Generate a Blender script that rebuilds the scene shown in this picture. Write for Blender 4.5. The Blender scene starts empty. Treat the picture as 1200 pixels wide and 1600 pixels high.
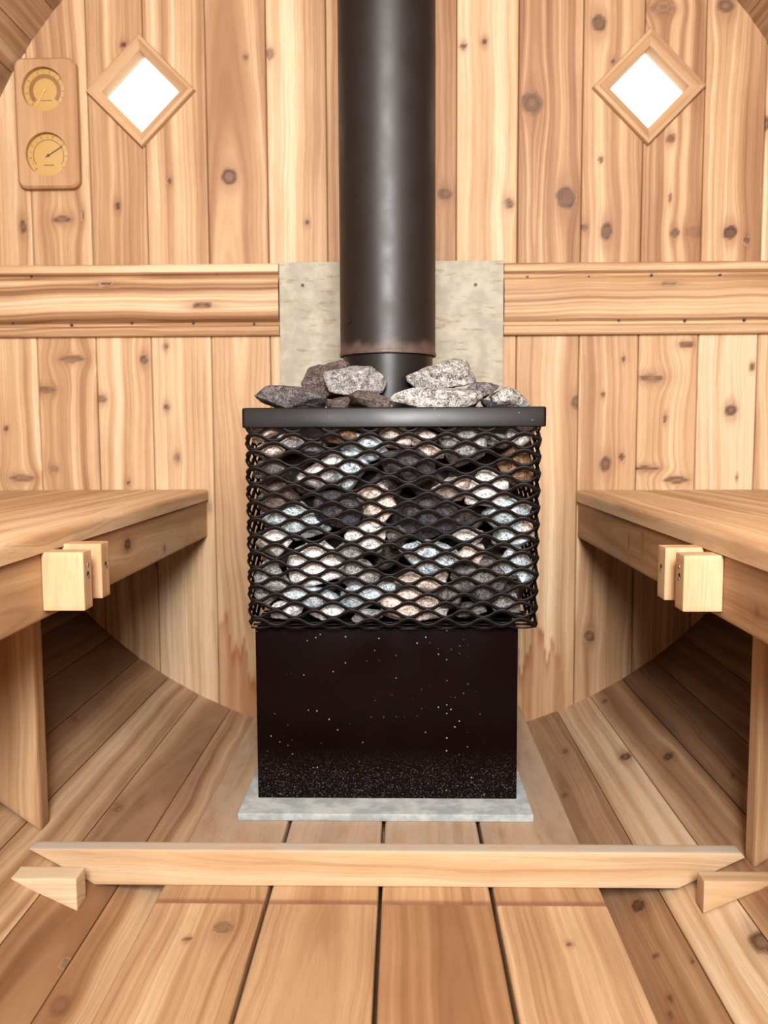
import bpy, bmesh, math, random
import numpy as np
from mathutils import Vector, Matrix

random.seed(7)
C = bpy.context.scene.collection
scene = bpy.context.scene

# ------------------------------------------------------------------ camera
F_PX, PITCH, YAW, ROLL = 1326.09, 0.0874, 0.0219, -0.0046
CAM = np.array([0.0304, 0.0, 0.5891])
_cp, _sp, _cy, _sy = math.cos(PITCH), math.sin(PITCH), math.cos(YAW), math.sin(YAW)
FW = np.array([-_sy*_cp, _cy*_cp, -_sp])
_r0 = np.array([_cy, _sy, 0.0]); _u0 = np.cross(_r0, FW)
RT = math.cos(ROLL)*_r0 + math.sin(ROLL)*_u0
UP = -math.sin(ROLL)*_r0 + math.cos(ROLL)*_u0
cam_d = bpy.data.cameras.new('camera'); cam = bpy.data.objects.new('camera', cam_d); C.objects.link(cam)
cam.matrix_world = Matrix(((RT[0], UP[0], -FW[0], CAM[0]), (RT[1], UP[1], -FW[1], CAM[1]),
                           (RT[2], UP[2], -FW[2], CAM[2]), (0, 0, 0, 1)))
cam_d.sensor_fit = 'VERTICAL'; cam_d.sensor_height = 36.0; cam_d.sensor_width = 27.0
cam_d.lens = F_PX/1600*36.0
cam_d.clip_start = 0.02
cam_d.dof.use_dof = True; cam_d.dof.focus_distance = 1.15; cam_d.dof.aperture_fstop = 7.0
scene.camera = cam

# ------------------------------------------------------------------ light
scene.view_settings.view_transform = 'Standard'; scene.view_settings.look = 'None'
scene.view_settings.gamma = 1.0; scene.view_settings.use_curve_mapping = False
scene.view_settings.exposure = 0.0
world = bpy.data.worlds.new('sky'); scene.world = world; world.use_nodes = True
bg = world.node_tree.nodes['Background']
bg.inputs['Color'].default_value = (1.0, 0.96, 0.88, 1); bg.inputs['Strength'].default_value = 4.0
DOOR_X, DOOR_W, DOOR_Z0, DOOR_Z1, Y_FRONT = 0.08, 0.56, 0.98, 1.72, -0.80
ld = bpy.data.lights.new('door_daylight', 'AREA'); ld.shape = 'RECTANGLE'
ld.size = DOOR_W - .06; ld.size_y = DOOR_Z1 - DOOR_Z0 - .06; ld.energy = 108; ld.color = (1.0, 0.99, 0.98)
lo = bpy.data.objects.new('door_daylight', ld); C.objects.link(lo)
lo.location = (DOOR_X, Y_FRONT + .01, (DOOR_Z0 + DOOR_Z1)/2); lo.rotation_euler = (math.radians(90), 0, 0)

# ------------------------------------------------------------------ geometry constants (metres)
X0, ZC, R, YB = 0.0119, 0.8553, 0.940, 1.837      # barrel axis, radius, back wall
Z0, ZH = ZC - R, ZC + R

def ray(px, py): return FW + RT*(px-600)/F_PX - UP*(py-800)/F_PX
def at(px, py, ax, v):
    d = ray(px, py); return CAM + d*((v-CAM[ax])/d[ax])
def at_barrel(px, py):
    d = ray(px, py); o = CAM - np.array([X0, 0, ZC])
    a = d[0]**2+d[2]**2; b = o[0]*d[0]+o[2]*d[2]; c = o[0]**2+o[2]**2-R*R
    X = CAM + d*((-b+math.sqrt(b*b-a*c))/a)
    return math.degrees(math.atan2(X[0]-X0, ZC-X[2])), X[1]
def barrel_z(x): return ZC - math.sqrt(R*R-(x-X0)**2)

# ------------------------------------------------------------------ node helpers
def srgb(r, g, b):
    f = lambda c: (c/12.92 if c <= .04045 else ((c+.055)/1.055)**2.4)
    return (f(r/255), f(g/255), f(b/255), 1)
class NT:
    def __init__(s, name):
        s.m = bpy.data.materials.new(name); s.m.use_nodes = True; s.t = s.m.node_tree
        s.b = s.t.nodes['Principled BSDF']
    def n(s, typ, **kw):
        nd = s.t.nodes.new(typ)
        for k, v in kw.items(): setattr(nd, k, v)
        return nd
    def put(s, sock, v):
        if hasattr(v, 'is_linked') or isinstance(v, bpy.types.NodeSocket): s.t.links.new(v, sock)
        else: sock.default_value = v
    def math(s, op, a, b=0.0, c=0.0, clamp=False):
        nd = s.n('ShaderNodeMath', operation=op, use_clamp=clamp)
        s.put(nd.inputs[0], a); s.put(nd.inputs[1], b); s.put(nd.inputs[2], c); return nd.outputs[0]
    def mix(s, f, a, b, blend='MIX'):
        nd = s.n('ShaderNodeMix', data_type='RGBA', blend_type=blend)
        s.put(nd.inputs[0], f); s.put(nd.inputs[6], a); s.put(nd.inputs[7], b); return nd.outputs[2]
    def noise(s, vec, scale=1.0, detail=2.0, rough=.5):
        nd = s.n('ShaderNodeTexNoise'); s.put(nd.inputs['Vector'], vec)
        nd.inputs['Scale'].default_value = scale; nd.inputs['Detail'].default_value = detail
        nd.inputs['Roughness'].default_value = rough; return nd.outputs[0]
    def range(s, v, a, b, c=0.0, d=1.0):
        nd = s.n('ShaderNodeMapRange'); nd.interpolation_type = 'SMOOTHSTEP'
        s.put(nd.inputs[0], v); nd.inputs[1].default_value = a; nd.inputs[2].default_value = b
        nd.inputs[3].default_value = c; nd.inputs[4].default_value = d; return nd.outputs[0]
    def vec(s, x, y, z):
        nd = s.n('ShaderNodeCombineXYZ'); s.put(nd.inputs[0], x); s.put(nd.inputs[1], y); s.put(nd.inputs[2], z)
        return nd.outputs[0]
    def sep(s, v):
        nd = s.n('ShaderNodeSeparateXYZ'); s.put(nd.inputs[0], v); return nd.outputs
    def attr(s, name):
        nd = s.n('ShaderNodeAttribute', attribute_name=name); return nd.outputs['Vector']
    def ramp(s, f, stops):
        nd = s.n('ShaderNodeValToRGB'); s.put(nd.inputs[0], f); e = nd.color_ramp.elements
        while len(e) < len(stops): e.new(0.5)
        for i, (p, c) in enumerate(stops): e[i].position = p; e[i].color = c
        return nd.outputs[0]
    def bump(s, h, strength=.2, dist=.001):
        nd = s.n('ShaderNodeBump'); s.put(nd.inputs['Height'], h)
        nd.inputs['Strength'].default_value = strength; nd.inputs['Distance'].default_value = dist
        s.t.links.new(nd.outputs[0], s.b.inputs['Normal'])
    def fin(s, col, rough=.5, spec=.5, metal=0.0):
        s.put(s.b.inputs['Base Color'], col); s.put(s.b.inputs['Roughness'], rough)
        s.put(s.b.inputs['Specular IOR Level'], spec); s.put(s.b.inputs['Metallic'], metal); return s.m

# ------------------------------------------------------------------ materials
def make_cedar():
    t = NT('cedar')
    ring, v, seed = t.sep(t.attr('grain'))
    u, w, dust = t.sep(t.attr('fibre'))
    core, halo, stain = t.sep(t.attr('knots'))
    tone, bright, con = t.sep(t.attr('tint'))
    sd = t.math('MULTIPLY', seed, 13.7)
    s1a = t.noise(t.vec(t.math('MULTIPLY', ring, 42), t.math('MULTIPLY', v, .5), sd), 1, 1, .5)
    s1b = t.noise(t.vec(t.math('MULTIPLY', ring, 150), t.math('MULTIPLY', v, .9), sd), 1, 2, .55)
    s1 = t.math('ADD', t.math('MULTIPLY', s1a, .62), t.math('MULTIPLY', s1b, .38))
    s2 = t.noise(t.vec(t.math('MULTIPLY', ring, 380), t.math('MULTIPLY', v, 2.2), sd), 1, 2, .5)
    s3 = t.noise(t.vec(t.math('MULTIPLY', u, 1300), t.math('MULTIPLY', v, 26), t.math('MULTIPLY_ADD', w, 1300, sd)), 1, 2, .6)
    s4 = t.noise(t.vec(t.math('MULTIPLY', u, 16), t.math('MULTIPLY', v, 4), sd), 1, 3, .6)
    f = t.math('ADD', tone, t.math('MULTIPLY', t.math('SUBTRACT', s1, .5), con))
    f = t.math('ADD', f, t.math('MULTIPLY', t.math('SUBTRACT', s4, .5), .35), clamp=True)
    col = t.ramp(f, [(0.0, srgb(228, 207, 174)), (.28, srgb(206, 175, 136)), (.55, srgb(176, 140, 103)),
                     (.8, srgb(150, 112, 78)), (1.0, srgb(120, 84, 54))])
    late = t.range(s2, .52, .70)
    col = t.mix(t.math('MULTIPLY', late, .26), col, srgb(126, 88, 58))
    col = t.mix(t.math('MULTIPLY', t.range(s3, .50, .72), .26), col, srgb(140, 102, 70))
    dn = t.range(t.noise(t.vec(t.math('MULTIPLY', u, 40), t.math('MULTIPLY', v, 14), sd), 1, 4, .65), .2, .62)
    col = t.mix(t.math('MULTIPLY', dust, dn), col, srgb(196, 188, 174))
    col = t.mix(t.math('MULTIPLY', halo, .55), col, srgb(138, 92, 64))
    kr = t.noise(t.vec(t.math('MULTIPLY', ring, 700), t.math('MULTIPLY', v, 60), sd), 1, 2, .6)
    kc = t.ramp(kr, [(.38, srgb(38, 23, 17)), (.62, srgb(92, 62, 46))])
    col = t.mix(core, col, kc)
    col = t.mix(t.math('MULTIPLY', stain, .95), col, srgb(150, 80, 24))
    bc = t.vec(bright, bright, bright)
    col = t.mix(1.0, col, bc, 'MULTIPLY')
    col = t.mix(1.0, col, (.775, .730, .70, 1), 'MULTIPLY')
    t.bump(t.math('ADD', t.math('MULTIPLY', s2, .6), s3), .22, .0006)
    return t.fin(col, t.range(s3, .3, .7, .5, .62), .32)
CEDAR = make_cedar()

def make_black(name, base, rough, speck=0.0, dust=0.0, spec=.4):
    t = NT(name)
    co = t.n('ShaderNodeTexCoord').outputs['Object']
    x, y, z = t.sep(co)
    col = t.mix(t.noise(co, 14, 3), base, tuple(c*1.5 for c in base[:3])+(1,))
    r = t.range(t.noise(co, 9, 3), .3, .7, rough-.06, rough+.08)
    if speck:
        vo = t.n('ShaderNodeTexVoronoi'); vo.inputs['Scale'].default_value = 150; vo.inputs['Randomness'].default_value = 1
        t.t.links.new(co, vo.inputs['Vector'])
        rnd = t.sep(vo.outputs['Color'])[0]
        big = t.math('MULTIPLY', t.range(vo.outputs['Distance'], .10, .22, 1, 0), t.math('GREATER_THAN', rnd, .88))
        zone = t.range(t.noise(t.vec(t.math('MULTIPLY', x, 5), y, t.math('MULTIPLY', z, 3)), 1.6, 2), .42, .62)
        m = t.math('MULTIPLY', big, t.math('MULTIPLY', zone, speck))
        col = t.mix(m, col, srgb(190, 180, 172))
    if dust:
        fine = t.range(t.noise(t.vec(t.math('MULTIPLY', x, 420), t.math('MULTIPLY', y, 420), t.math('MULTIPLY', z, 520)), 1, 2), .56, .74)
        low = t.range(z, .035, .10, 1, .0)
        col = t.mix(t.math('MULTIPLY', t.math('MULTIPLY', fine, low), dust), col, srgb(140, 136, 130))
    return t.fin(col, r, spec)
BLACK_BODY = make_black('black_stove_paint', srgb(11, 4, 4), .28, .7, .35, .07)
BLACK_RIM = make_black('black_rim_paint', srgb(13, 12, 14), .36, .35, 0, .2)
BLACK_MESH = make_black('black_mesh_paint', srgb(14, 11, 11), .42, 0, 0, .2)
BLACK_CORE = make_black('black_firebox', srgb(20, 14, 13), .6, 0, 0, .15)

def make_pipe():
    t = NT('pipe_paint')
    co = t.n('ShaderNodeTexCoord').outputs['Object']; x, y, z = t.sep(co)
    col = t.mix(t.noise(t.vec(t.math('MULTIPLY', x, 20), t.math('MULTIPLY', y, 20), t.math('MULTIPLY', z, 3)), 1, 3),
                srgb(15, 13, 14), srgb(23, 20, 21))
    wav = t.noise(t.vec(t.math('MULTIPLY', x, 26), t.math('MULTIPLY', y, 26), t.math('MULTIPLY', z, 5)), 1, 3)
    low = t.range(t.math('SUBTRACT', z, t.math('MULTIPLY', wav, .035)), -.010, .006, 1, 0)
    rust = t.mix(t.noise(co, 90, 3), srgb(62, 40, 30), srgb(104, 92, 88))
    col = t.mix(t.math('MULTIPLY', low, .7), col, rust)
    return t.fin(col, t.range(t.noise(co, 24, 4), .3, .7, .44, .52), .5, .1)
PIPE = make_pipe()
COLLAR = make_black('collar_paint', srgb(17, 16, 18), .36, 0, 0, .3)

def make_stone(name, a, b, c, vein=.3):
    t = NT(name)
    tc = t.n('ShaderNodeTexCoord').outputs['Object']
    oi = t.n('ShaderNodeObjectInfo').outputs['Random']
    off = t.vec(t.math('MULTIPLY', oi, 7), t.math('MULTIPLY', oi, 3), t.math('MULTIPLY', oi, 11))
    ad = t.n('ShaderNodeVectorMath', operation='ADD'); t.put(ad.inputs[0], tc); t.put(ad.inputs[1], off); co = ad.outputs[0]
    fine = t.noise(co, 420, 3, .65)
    mid = t.noise(co, 120, 3, .6)
    big = t.noise(co, 28, 3, .6)
    sp = t.math('ADD', t.math('MULTIPLY', fine, .62), t.math('MULTIPLY', mid, .38))
    col = t.ramp(sp, [(.38, c), (.47, b), (.54, a), (.64, tuple(min(1, q*1.35+.04) for q in a[:3])+(1,))])
    col = t.mix(t.math('MULTIPLY', t.range(big, .5, .72), vein), col, b)
    mp = t.n('ShaderNodeMapping'); t.put(mp.inputs[0], co); mp.inputs['Rotation'].default_value = (.5, .4, .7); mp.inputs['Scale'].default_value = (60, 60, 900)
    sl = t.range(t.noise(mp.outputs[0], .5, 3), .56, .72)
    col = t.mix(t.math('MULTIPLY', sl, vein*.8), col, c)
    col = t.mix(1.0, col, (.80, .80, .80, 1), 'MULTIPLY')
    t.bump(t.math('ADD', t.math('MULTIPLY', mid, 1.0), t.math('MULTIPLY', fine, .5)), .55, .003)
    return t.fin(col, .78, .3)
STONE = {
 'white': make_stone('pale_granite', srgb(232, 236, 238), srgb(188, 190, 190), srgb(110, 106, 102), .15),
 'pink':  make_stone('pinkish_granite', srgb(224, 212, 204), srgb(178, 162, 152), srgb(98, 80, 72), .25),
 'blue':  make_stone('blue_grey_granite', srgb(204, 220, 228), srgb(150, 166, 176), srgb(70, 82, 92), .2),
 'grey':  make_stone('grey_granite', srgb(160, 161, 162), srgb(118, 118, 118), srgb(54, 53, 54), .35),
 'light': make_stone('light_grey_granite', srgb(184, 184, 180), srgb(132, 132, 130), srgb(52, 51, 50), .35),
 'dark':  make_stone('dark_grey_stone', srgb(112, 108, 110), srgb(78, 74, 76), srgb(40, 36, 38), .4),
 'black': make_stone('charcoal_stone', srgb(74, 74, 80), srgb(48, 48, 53), srgb(26, 25, 28), .4),
 'brown': make_stone('brown_stone', srgb(140, 112, 86), srgb(104, 78, 58), srgb(52, 36, 28), .5),
 'umber': make_stone('dark_brown_stone', srgb(108, 96, 92), srgb(78, 66, 62), srgb(40, 32, 30), .5),
}
def make_cement(name, a, b, streak):
    t = NT(name)
    co = t.n('ShaderNodeTexCoord').outputs['Object']; x, y, z = t.sep(co)
    s = t.noise(t.vec(t.math('MULTIPLY', x, 22), t.math('MULTIPLY', y, 22 if streak else 60), t.math('MULTIPLY', z, 120)), 1, 4, .65)
    g = t.noise(co, 30, 4, .6); f = t.noise(co, 420, 2)
    col = t.mix(t.range(g, .35, .65), a, b)
    col = t.mix(t.math('MULTIPLY', t.range(s, .54, .68), .7 if streak else .35), col, srgb(140, 120, 92) if streak else srgb(120, 120, 120))
    col = t.mix(t.math('MULTIPLY', t.range(f, .6, .72), .4), col, srgb(130, 122, 110))
    t.bump(f, .3, .0006)
    return t.fin(col, .8, .2)
CEMENT = make_cement('cement_board', srgb(172, 168, 152), srgb(154, 151, 138), True)
CEMENT_PAD = make_cement('cement_pad', srgb(172, 180, 180), srgb(140, 148, 150), False)
def plain(name, col, rough=.5, spec=.5, metal=0.0): return NT(name).fin(col, rough, spec, metal)
STEEL = plain('screw_steel', srgb(200, 190, 172), .3, .5, .8)
NAIL = plain('nail_iron', srgb(56, 36, 26), .5, .4, .2)
GOLD = plain('dial_gold', srgb(184, 150, 86), .38, .5, .25)
GOLD_DARK = plain('dial_brown_band', srgb(130, 88, 44), .45)
INK = plain('dial_ink', srgb(84, 54, 28), .6)
INK2 = plain('needle_ink', srgb(36, 24, 18), .5)
NEEDLE_GOLD = plain('needle_gold', srgb(206, 166, 100), .4)
def make_glass():
    t = NT('window_glass'); nt = t.t
    tr = t.n('ShaderNodeBsdfTransparent'); gl = t.n('ShaderNodeBsdfGlossy'); gl.inputs['Roughness'].default_value = .02
    mx = t.n('ShaderNodeMixShader')
    mx.inputs[0].default_value = .05; nt.links.new(tr.outputs[0], mx.inputs[1]); nt.links.new(gl.outputs[0], mx.inputs[2])
    nt.links.new(mx.outputs[0], nt.nodes['Material Output'].inputs['Surface']); return t.m
GLASS = make_glass()

# ------------------------------------------------------------------ objects, names and labels
def link(name, me, m=None, parent=None):
    o = bpy.data.objects.new(name, me); C.objects.link(o)
    if m is not None and me is not None: me.materials.append(m)
    if parent is not None: o.parent = parent
    return o
def thing(name, label, cat, loc=(0, 0, 0), group=None):
    o = bpy.data.objects.new(name, None); C.objects.link(o); o.location = loc; o.empty_display_size = .05
    return tag(o, label, cat, group)
def tag(o, label, cat, group=None):
    o['label'] = label; o['category'] = cat
    if group: o['group'] = group
    return o
def struct(o, label=None):
    o['kind'] = 'structure'
    if label: o['label'] = label
    return o

# ------------------------------------------------------------------ wood
class Grain:
    """growth-ring field of one board: u across, v along, w through the thickness"""
    def __init__(s, seed, tone=.4, bright=1.0, con=1.5, knots=(), flat=None, stain=None, dust=None, endgrain=()):
        r = random.Random(seed*7919+3)
        s.seed = (seed*0.6180339) % 1*40; s.tone, s.bright, s.con, s.stain, s.dust, s.end = tone, bright, con, stain, dust, endgrain
        flat = r.random() < .4 if flat is None else flat
        s.u0 = r.uniform(-.03, .03) if flat else r.choice((-1, 1))*r.uniform(.08, .2)
        s.d0 = -r.uniform(.02, .05) if flat else -r.uniform(.02, .12)
        s.tilt = r.uniform(.012, .04)*r.choice((-1, 1)) if flat else r.uniform(-.006, .006)
        s.k = r.uniform(.75, 1.25); s.ph = [r.uniform(0, 6.28) for _ in range(4)]; s.amp = r.uniform(.0015, .004)
        s.knots = knots                                  # (u, v, ru, rv, depth)
    def eval(s, u, v, w):
        wob = s.amp*(np.sin(v*7+s.ph[0])+.6*np.sin(v*15+s.ph[1])+.3*np.sin(v*37+s.ph[2]))
        du = np.zeros_like(u); core = np.zeros_like(u); halo = np.zeros_like(u); kring = np.zeros_like(u)
        for (ku, kv, ru, rv, dep) in s.knots:
            a, b = u-ku, v-kv
            a2 = a/ru; b2 = b/rv; rho = np.sqrt(a2*a2+b2*b2)
            jit = 1+.05*np.sin(2*np.arctan2(b2, a2)+ku*90)+.03*np.sin(5*np.arctan2(b2, a2)+kv*70)
            q = np.sqrt(a2*a2+(b2*.42)**2)
            du += -a*np.exp(-np.maximum(q-.7, 0)*1.25)*.75
            c = np.clip((1.18*jit-rho)/.5, 0, 1); c = c*c*(3-2*c)*dep
            rim = (.66+.34*np.clip((rho-.3)/.4, 0, 1)) if max(ru, rv) > .008 else 1.0
            core = np.maximum(core, c*rim); kring = np.where(rho < 1.1, rho*max(ru, rv)*.9, kring)
            hl = np.exp(-(np.maximum(np.sqrt(a2*a2+(b2*.6)**2)-.8, 0)/.75)**2)*dep*.8
            halo = np.maximum(halo, hl)
        uu = u+du-s.u0+wob; ww = w-s.d0+s.tilt*v
        ring = np.sqrt(uu*uu+ww*ww)*s.k
        ring = np.where(core > .45, kring+ring*.05, ring)
        for e in s.end: halo = np.maximum(halo, (np.abs(v-e) < .0008)*1.3)
        st = s.stain(u, v) if s.stain else np.zeros_like(u)
        return ring, core, halo, st

class Acc:
    """collects boards into one mesh with the wood attributes"""
    def __init__(s): s.V = []; s.F = []; s.A = {k: [] for k in ('grain', 'fibre', 'knots', 'tint')}; s.n = 0
    def add(s, uvw, faces, g, frame):
        """uvw Nx3 board coords; frame = (origin, U, V, W) world axes"""
        o, U, V, W = [np.asarray(q, float) for q in frame]
        P = o + uvw[:, :1]*U + uvw[:, 1:2]*V + uvw[:, 2:3]*W
        s.V.append(P); s.F += [tuple(i+s.n for i in f) for f in faces]; s.n += len(P)
        s.wood(uvw, g)
    def wood(s, uvw, g):
        u, v, w = uvw[:, 0], uvw[:, 1], uvw[:, 2]
        ring, core, halo, st = g.eval(u, v, w)
        one = np.ones_like(u)
        s.A['grain'].append(np.stack([ring, v, one*g.seed], 1)); s.A['fibre'].append(np.stack([u, w, g.dust(u, v, w) if g.dust else one*0], 1))
        s.A['knots'].append(np.stack([core, halo, st], 1)); s.A['tint'].append(np.stack([one*g.tone, one*g.bright, one*g.con], 1))
    def mesh(s, name, smooth=35):
        me = bpy.data.meshes.new(name); me.from_pydata(np.concatenate(s.V), [], s.F)
        put_attrs(me, {k: np.concatenate(v) for k, v in s.A.items()})
        finish(me, smooth); return me
def put_attrs(me, d):
    for k, v in d.items():
        a = me.attributes.new(k, 'FLOAT_VECTOR', 'POINT'); a.data.foreach_set('vector', np.ascontiguousarray(v, dtype=np.float32).ravel())
def finish(me, smooth=35):
    me.update(); me.validate()
    if smooth:
        me.polygons.foreach_set('use_smooth', np.ones(len(me.polygons), bool)); me.set_sharp_from_angle(angle=math.radians(smooth))

def board_profile(B, H, r=.003, du=.005, botr=0.0):
    """closed section, face at w=0, back at w=-H"""
    p = []
    for a in (180, 150, 120, 90): p.append((-B/2+r+r*math.cos(math.radians(a)), -r+r*math.sin(math.radians(a))))
    n = max(2, int((B-2*r)/du))
    for i in range(1, n): p.append((-B/2+r+(B-2*r)*i/n, 0))
    for a in (90, 60, 30, 0): p.append((B/2-r+r*math.cos(math.radians(a)), -r+r*math.sin(math.radians(a))))
    p += [(B/2, -H*.5), (B/2, -H), (B/4, -H), (-B/4, -H), (-B/2, -H), (-B/2, -H*.5)]
    return np.array(p)
def sweep(prof, vs):
    N = len(prof); M = len(vs); P = np.zeros((M, N, 3))
    P[:, :, 0] = prof[None, :, 0]; P[:, :, 2] = prof[None, :, 1]; P[:, :, 1] = np.asarray(vs)[:, None]
    i = np.arange(M-1)[:, None]*N; j = np.arange(N)[None, :]; jn = (j+1) % N
    F = np.stack([i+j, i+jn, i+N+jn, i+N+j], -1).reshape(-1, 4)
    F = [tuple(int(k) for k in f) for f in F]
    F.append(tuple(range(N-1, -1, -1))); F.append(tuple((M-1)*N+k for k in range(N)))
    return P.reshape(-1, 3), F

def wood_solid(name, pts, faces, axes, g, parent=None, bevel=.0015, res=.008, rv=.012):
    """a small timber piece from explicit corners, bevelled, refined and given grain; axes=(U,V,W)"""
    bm = bmesh.new(); vs = [bm.verts.new(p) for p in pts]
    for f in faces: bm.faces.new([vs[i] for i in f])
    bmesh.ops.recalc_face_normals(bm, faces=bm.faces)
    if bevel: bmesh.ops.bevel(bm, geom=list(bm.edges)+list(bm.verts), offset=bevel, segments=2, profile=.5, affect='EDGES', clamp_overlap=True)
    U, V, W = [Vector(a).normalized() for a in axes]
    for ax, st in ((U, res), (V, rv), (W, res)):
        q = [v.co.dot(ax) for v in bm.verts]; lo, hi = min(q), max(q); k = int((hi-lo)/st)
        for i in range(1, k+1):
            d = lo+(hi-lo)*i/(k+1)
            bmesh.ops.bisect_plane(bm, geom=list(bm.verts)+list(bm.edges)+list(bm.faces), plane_co=ax*d, plane_no=ax, dist=1e-6)
    me = bpy.data.meshes.new(name); bm.to_mesh(me); bm.free()
    co = np.zeros(len(me.vertices)*3); me.vertices.foreach_get('co', co); co = co.reshape(-1, 3)
    ctr = (co.max(0)+co.min(0))/2
    uvw = np.stack([(co-ctr)@np.array(U), (co-ctr)@np.array(V), (co-ctr)@np.array(W)], 1)
    a = Acc(); a.wood(uvw, g); put_attrs(me, {k: np.concatenate(v) for k, v in a.A.items()}); finish(me, 30)
    return link(name, me, CEDAR, parent)
BOXF = [(0, 3, 2, 1), (4, 5, 6, 7), (0, 1, 5, 4), (1, 2, 6, 5), (2, 3, 7, 6), (3, 0, 4, 7)]
def box_pts(x0, x1, y0, y1, z0, z1):
    return [(x0, y0, z0), (x1, y0, z0), (x1, y1, z0), (x0, y1, z0), (x0, y0, z1), (x1, y0, z1), (x1, y1, z1), (x0, y1, z1)]
def prism_y(poly, y0, y1):
    n = len(poly); P = [(x, y0, z) for x, z in poly]+[(x, y1, z) for x, z in poly]
    return P, [tuple(range(n)), tuple(range(2*n-1, n-1, -1))]+[(i, (i+1) % n, n+(i+1) % n, n+i) for i in range(n)]
def bm_obj(name, bm, m, parent=None, smooth=35):
    bmesh.ops.recalc_face_normals(bm, faces=bm.faces)
    me = bpy.data.meshes.new(name); bm.to_mesh(me); bm.free(); finish(me, smooth); return link(name, me, m, parent)
def bm_box(bm, x0, x1, y0, y1, z0, z1, bevel=0):
    vs = [bm.verts.new(p) for p in box_pts(x0, x1, y0, y1, z0, z1)]
    fs = [bm.faces.new([vs[i] for i in f]) for f in BOXF]
    if bevel: bmesh.ops.bevel(bm, geom=list({e for f in fs for e in f.edges}), offset=bevel, segments=3, profile=.5, affect='EDGES')
def bm_cyl(bm, c, axis, r, h, seg=24, r2=None):
    M = Matrix.Translation(Vector(c)) @ Vector(axis).to_track_quat('Z', 'Y').to_matrix().to_4x4() @ Matrix.Translation((0, 0, h/2))
    bmesh.ops.create_cone(bm, cap_ends=True, segments=seg, radius1=r, radius2=r if r2 is None else r2, depth=h, matrix=M)
def bm_lathe(bm, prof, c, seg=64):
    rings = []
    for r, z in prof: rings.append([bm.verts.new((c[0]+r*math.cos(2*math.pi*k/seg), c[1]+r*math.sin(2*math.pi*k/seg), c[2]+z)) for k in range(seg)])
    for a, b in zip(rings[:-1], rings[1:]):
        for k in range(seg): bm.faces.new((a[k], a[(k+1) % seg], b[(k+1) % seg], b[k]))
    return rings

# ================================================================== STRUCTURE
# knots of the back wall, read as (pixel, pixel, half width, half height in pixels, depth of colour)
WALL_KNOTS = [
 (193, 70, 5, 5, .9), (184, 322, 5, 6, .95), (265, 283, 4, 5, .9), (358, 276, 13, 12, .85), (36, 354, 6, 11, .9), (97, 343, 16, 6, .75),
 (384, 89, 4, 4, .6), (422, 84, 6, 9, .6), (131, 337, 2, 10, .7), (112, 561, 20, 5, .7), (225, 562, 7, 7, .95), (259, 541, 4, 5, .8), (73, 609, 16, 5, .75),
 (158, 624, 9, 6, .75), (260, 636, 5, 5, .85), (277, 715, 5, 6, .85), (10, 670, 4, 4, .8), (35, 747, 20, 5, .7), (200, 754, 4, 4, .85), (84, 732, 9, 5, .5),
 (724, 72, 5, 4, .95), (757, 65, 5, 5, .95), (696, 303, 12, 9, .7), (794, 317, 6, 7, .7), (480, 348, 4, 4, .95), (936, 36, 11, 12, .9), (1035, 13, 20, 6, .65),
 (1134, 9, 14, 10, .7), (831, 161, 16, 18, .78), (885, 309, 15, 17, .85), (958, 96, 3, 4, .9), (1048, 217, 7, 6, .8), (939, 249, 3, 4, .8),
 (797, 319, 6, 6, .85), (913, 355, 5, 6, .9), (948, 361, 9, 13, .95), (1054, 364, 6, 7, .9), (1085, 362, 16, 8, .35), (1141, 363, 11, 10, 1.), (1167, 375, 5, 6, .95),
 (1196, 193, 9, 11, .95), (1048, 309, 2, 8, .7), (974, 561, 3, 4, .9), (942, 616, 3, 4, .8), (901, 628, 10, 11, .75), (946, 725, 9, 12, .8),
 (971, 714, 4, 5, .8), (1039, 654, 3, 6, .9), (1018, 591, 20, 6, .7), (1011, 732, 20, 4, .85), (1072, 538, 12, 4, .8), (1142, 641, 9, 9, .95), (1175, 573, 4, 5, .8),
 (1057, 750, 20, 5, .65), (1151, 746, 2, 4, .8), (921, 994, 9, 10, .9), (325, 792, 6, 8, .6), (245, 880, 3, 8, .6)]
SEAM_PX = [-40, 52, 145, 232, 327, 420, 512, 612, 713, 808, 907, 1001, 1095, 1189, 1283]
seams = [at(px, 400, 1, YB)[0] for px in SEAM_PX]
while seams[0] > X0-R+.03: seams.insert(0, seams[0]-.128)
while seams[-1] < X0+R-.03: seams.append(seams[-1]+.128)
UP_TONE = {0: .30, 1: .42, 2: .50, 3: .36, 4: .58, 5: .24, 6: .48, 7: .56, 8: .20, 9: .64, 10: .52, 11: .52, 12: .48, 13: .14, 14: .4}
LO_TONE = {0: .42, 1: .42, 2: .22, 3: .10, 4: .48, 5: .40, 6: .45, 7: .45, 8: .44, 9: .44, 10: .42, 11: .38, 12: .12, 13: .34, 14: .4}
i0 = seams.index(min(seams, key=lambda s: abs(s-at(52, 400, 1, YB)[0])))-1
WIN = [((-.514, 1.3125), .1145, .0815), ((.541, 1.307), .1165, .0810)]      # centre, outer and inner half diagonal
Z_JOIN = .88

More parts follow.
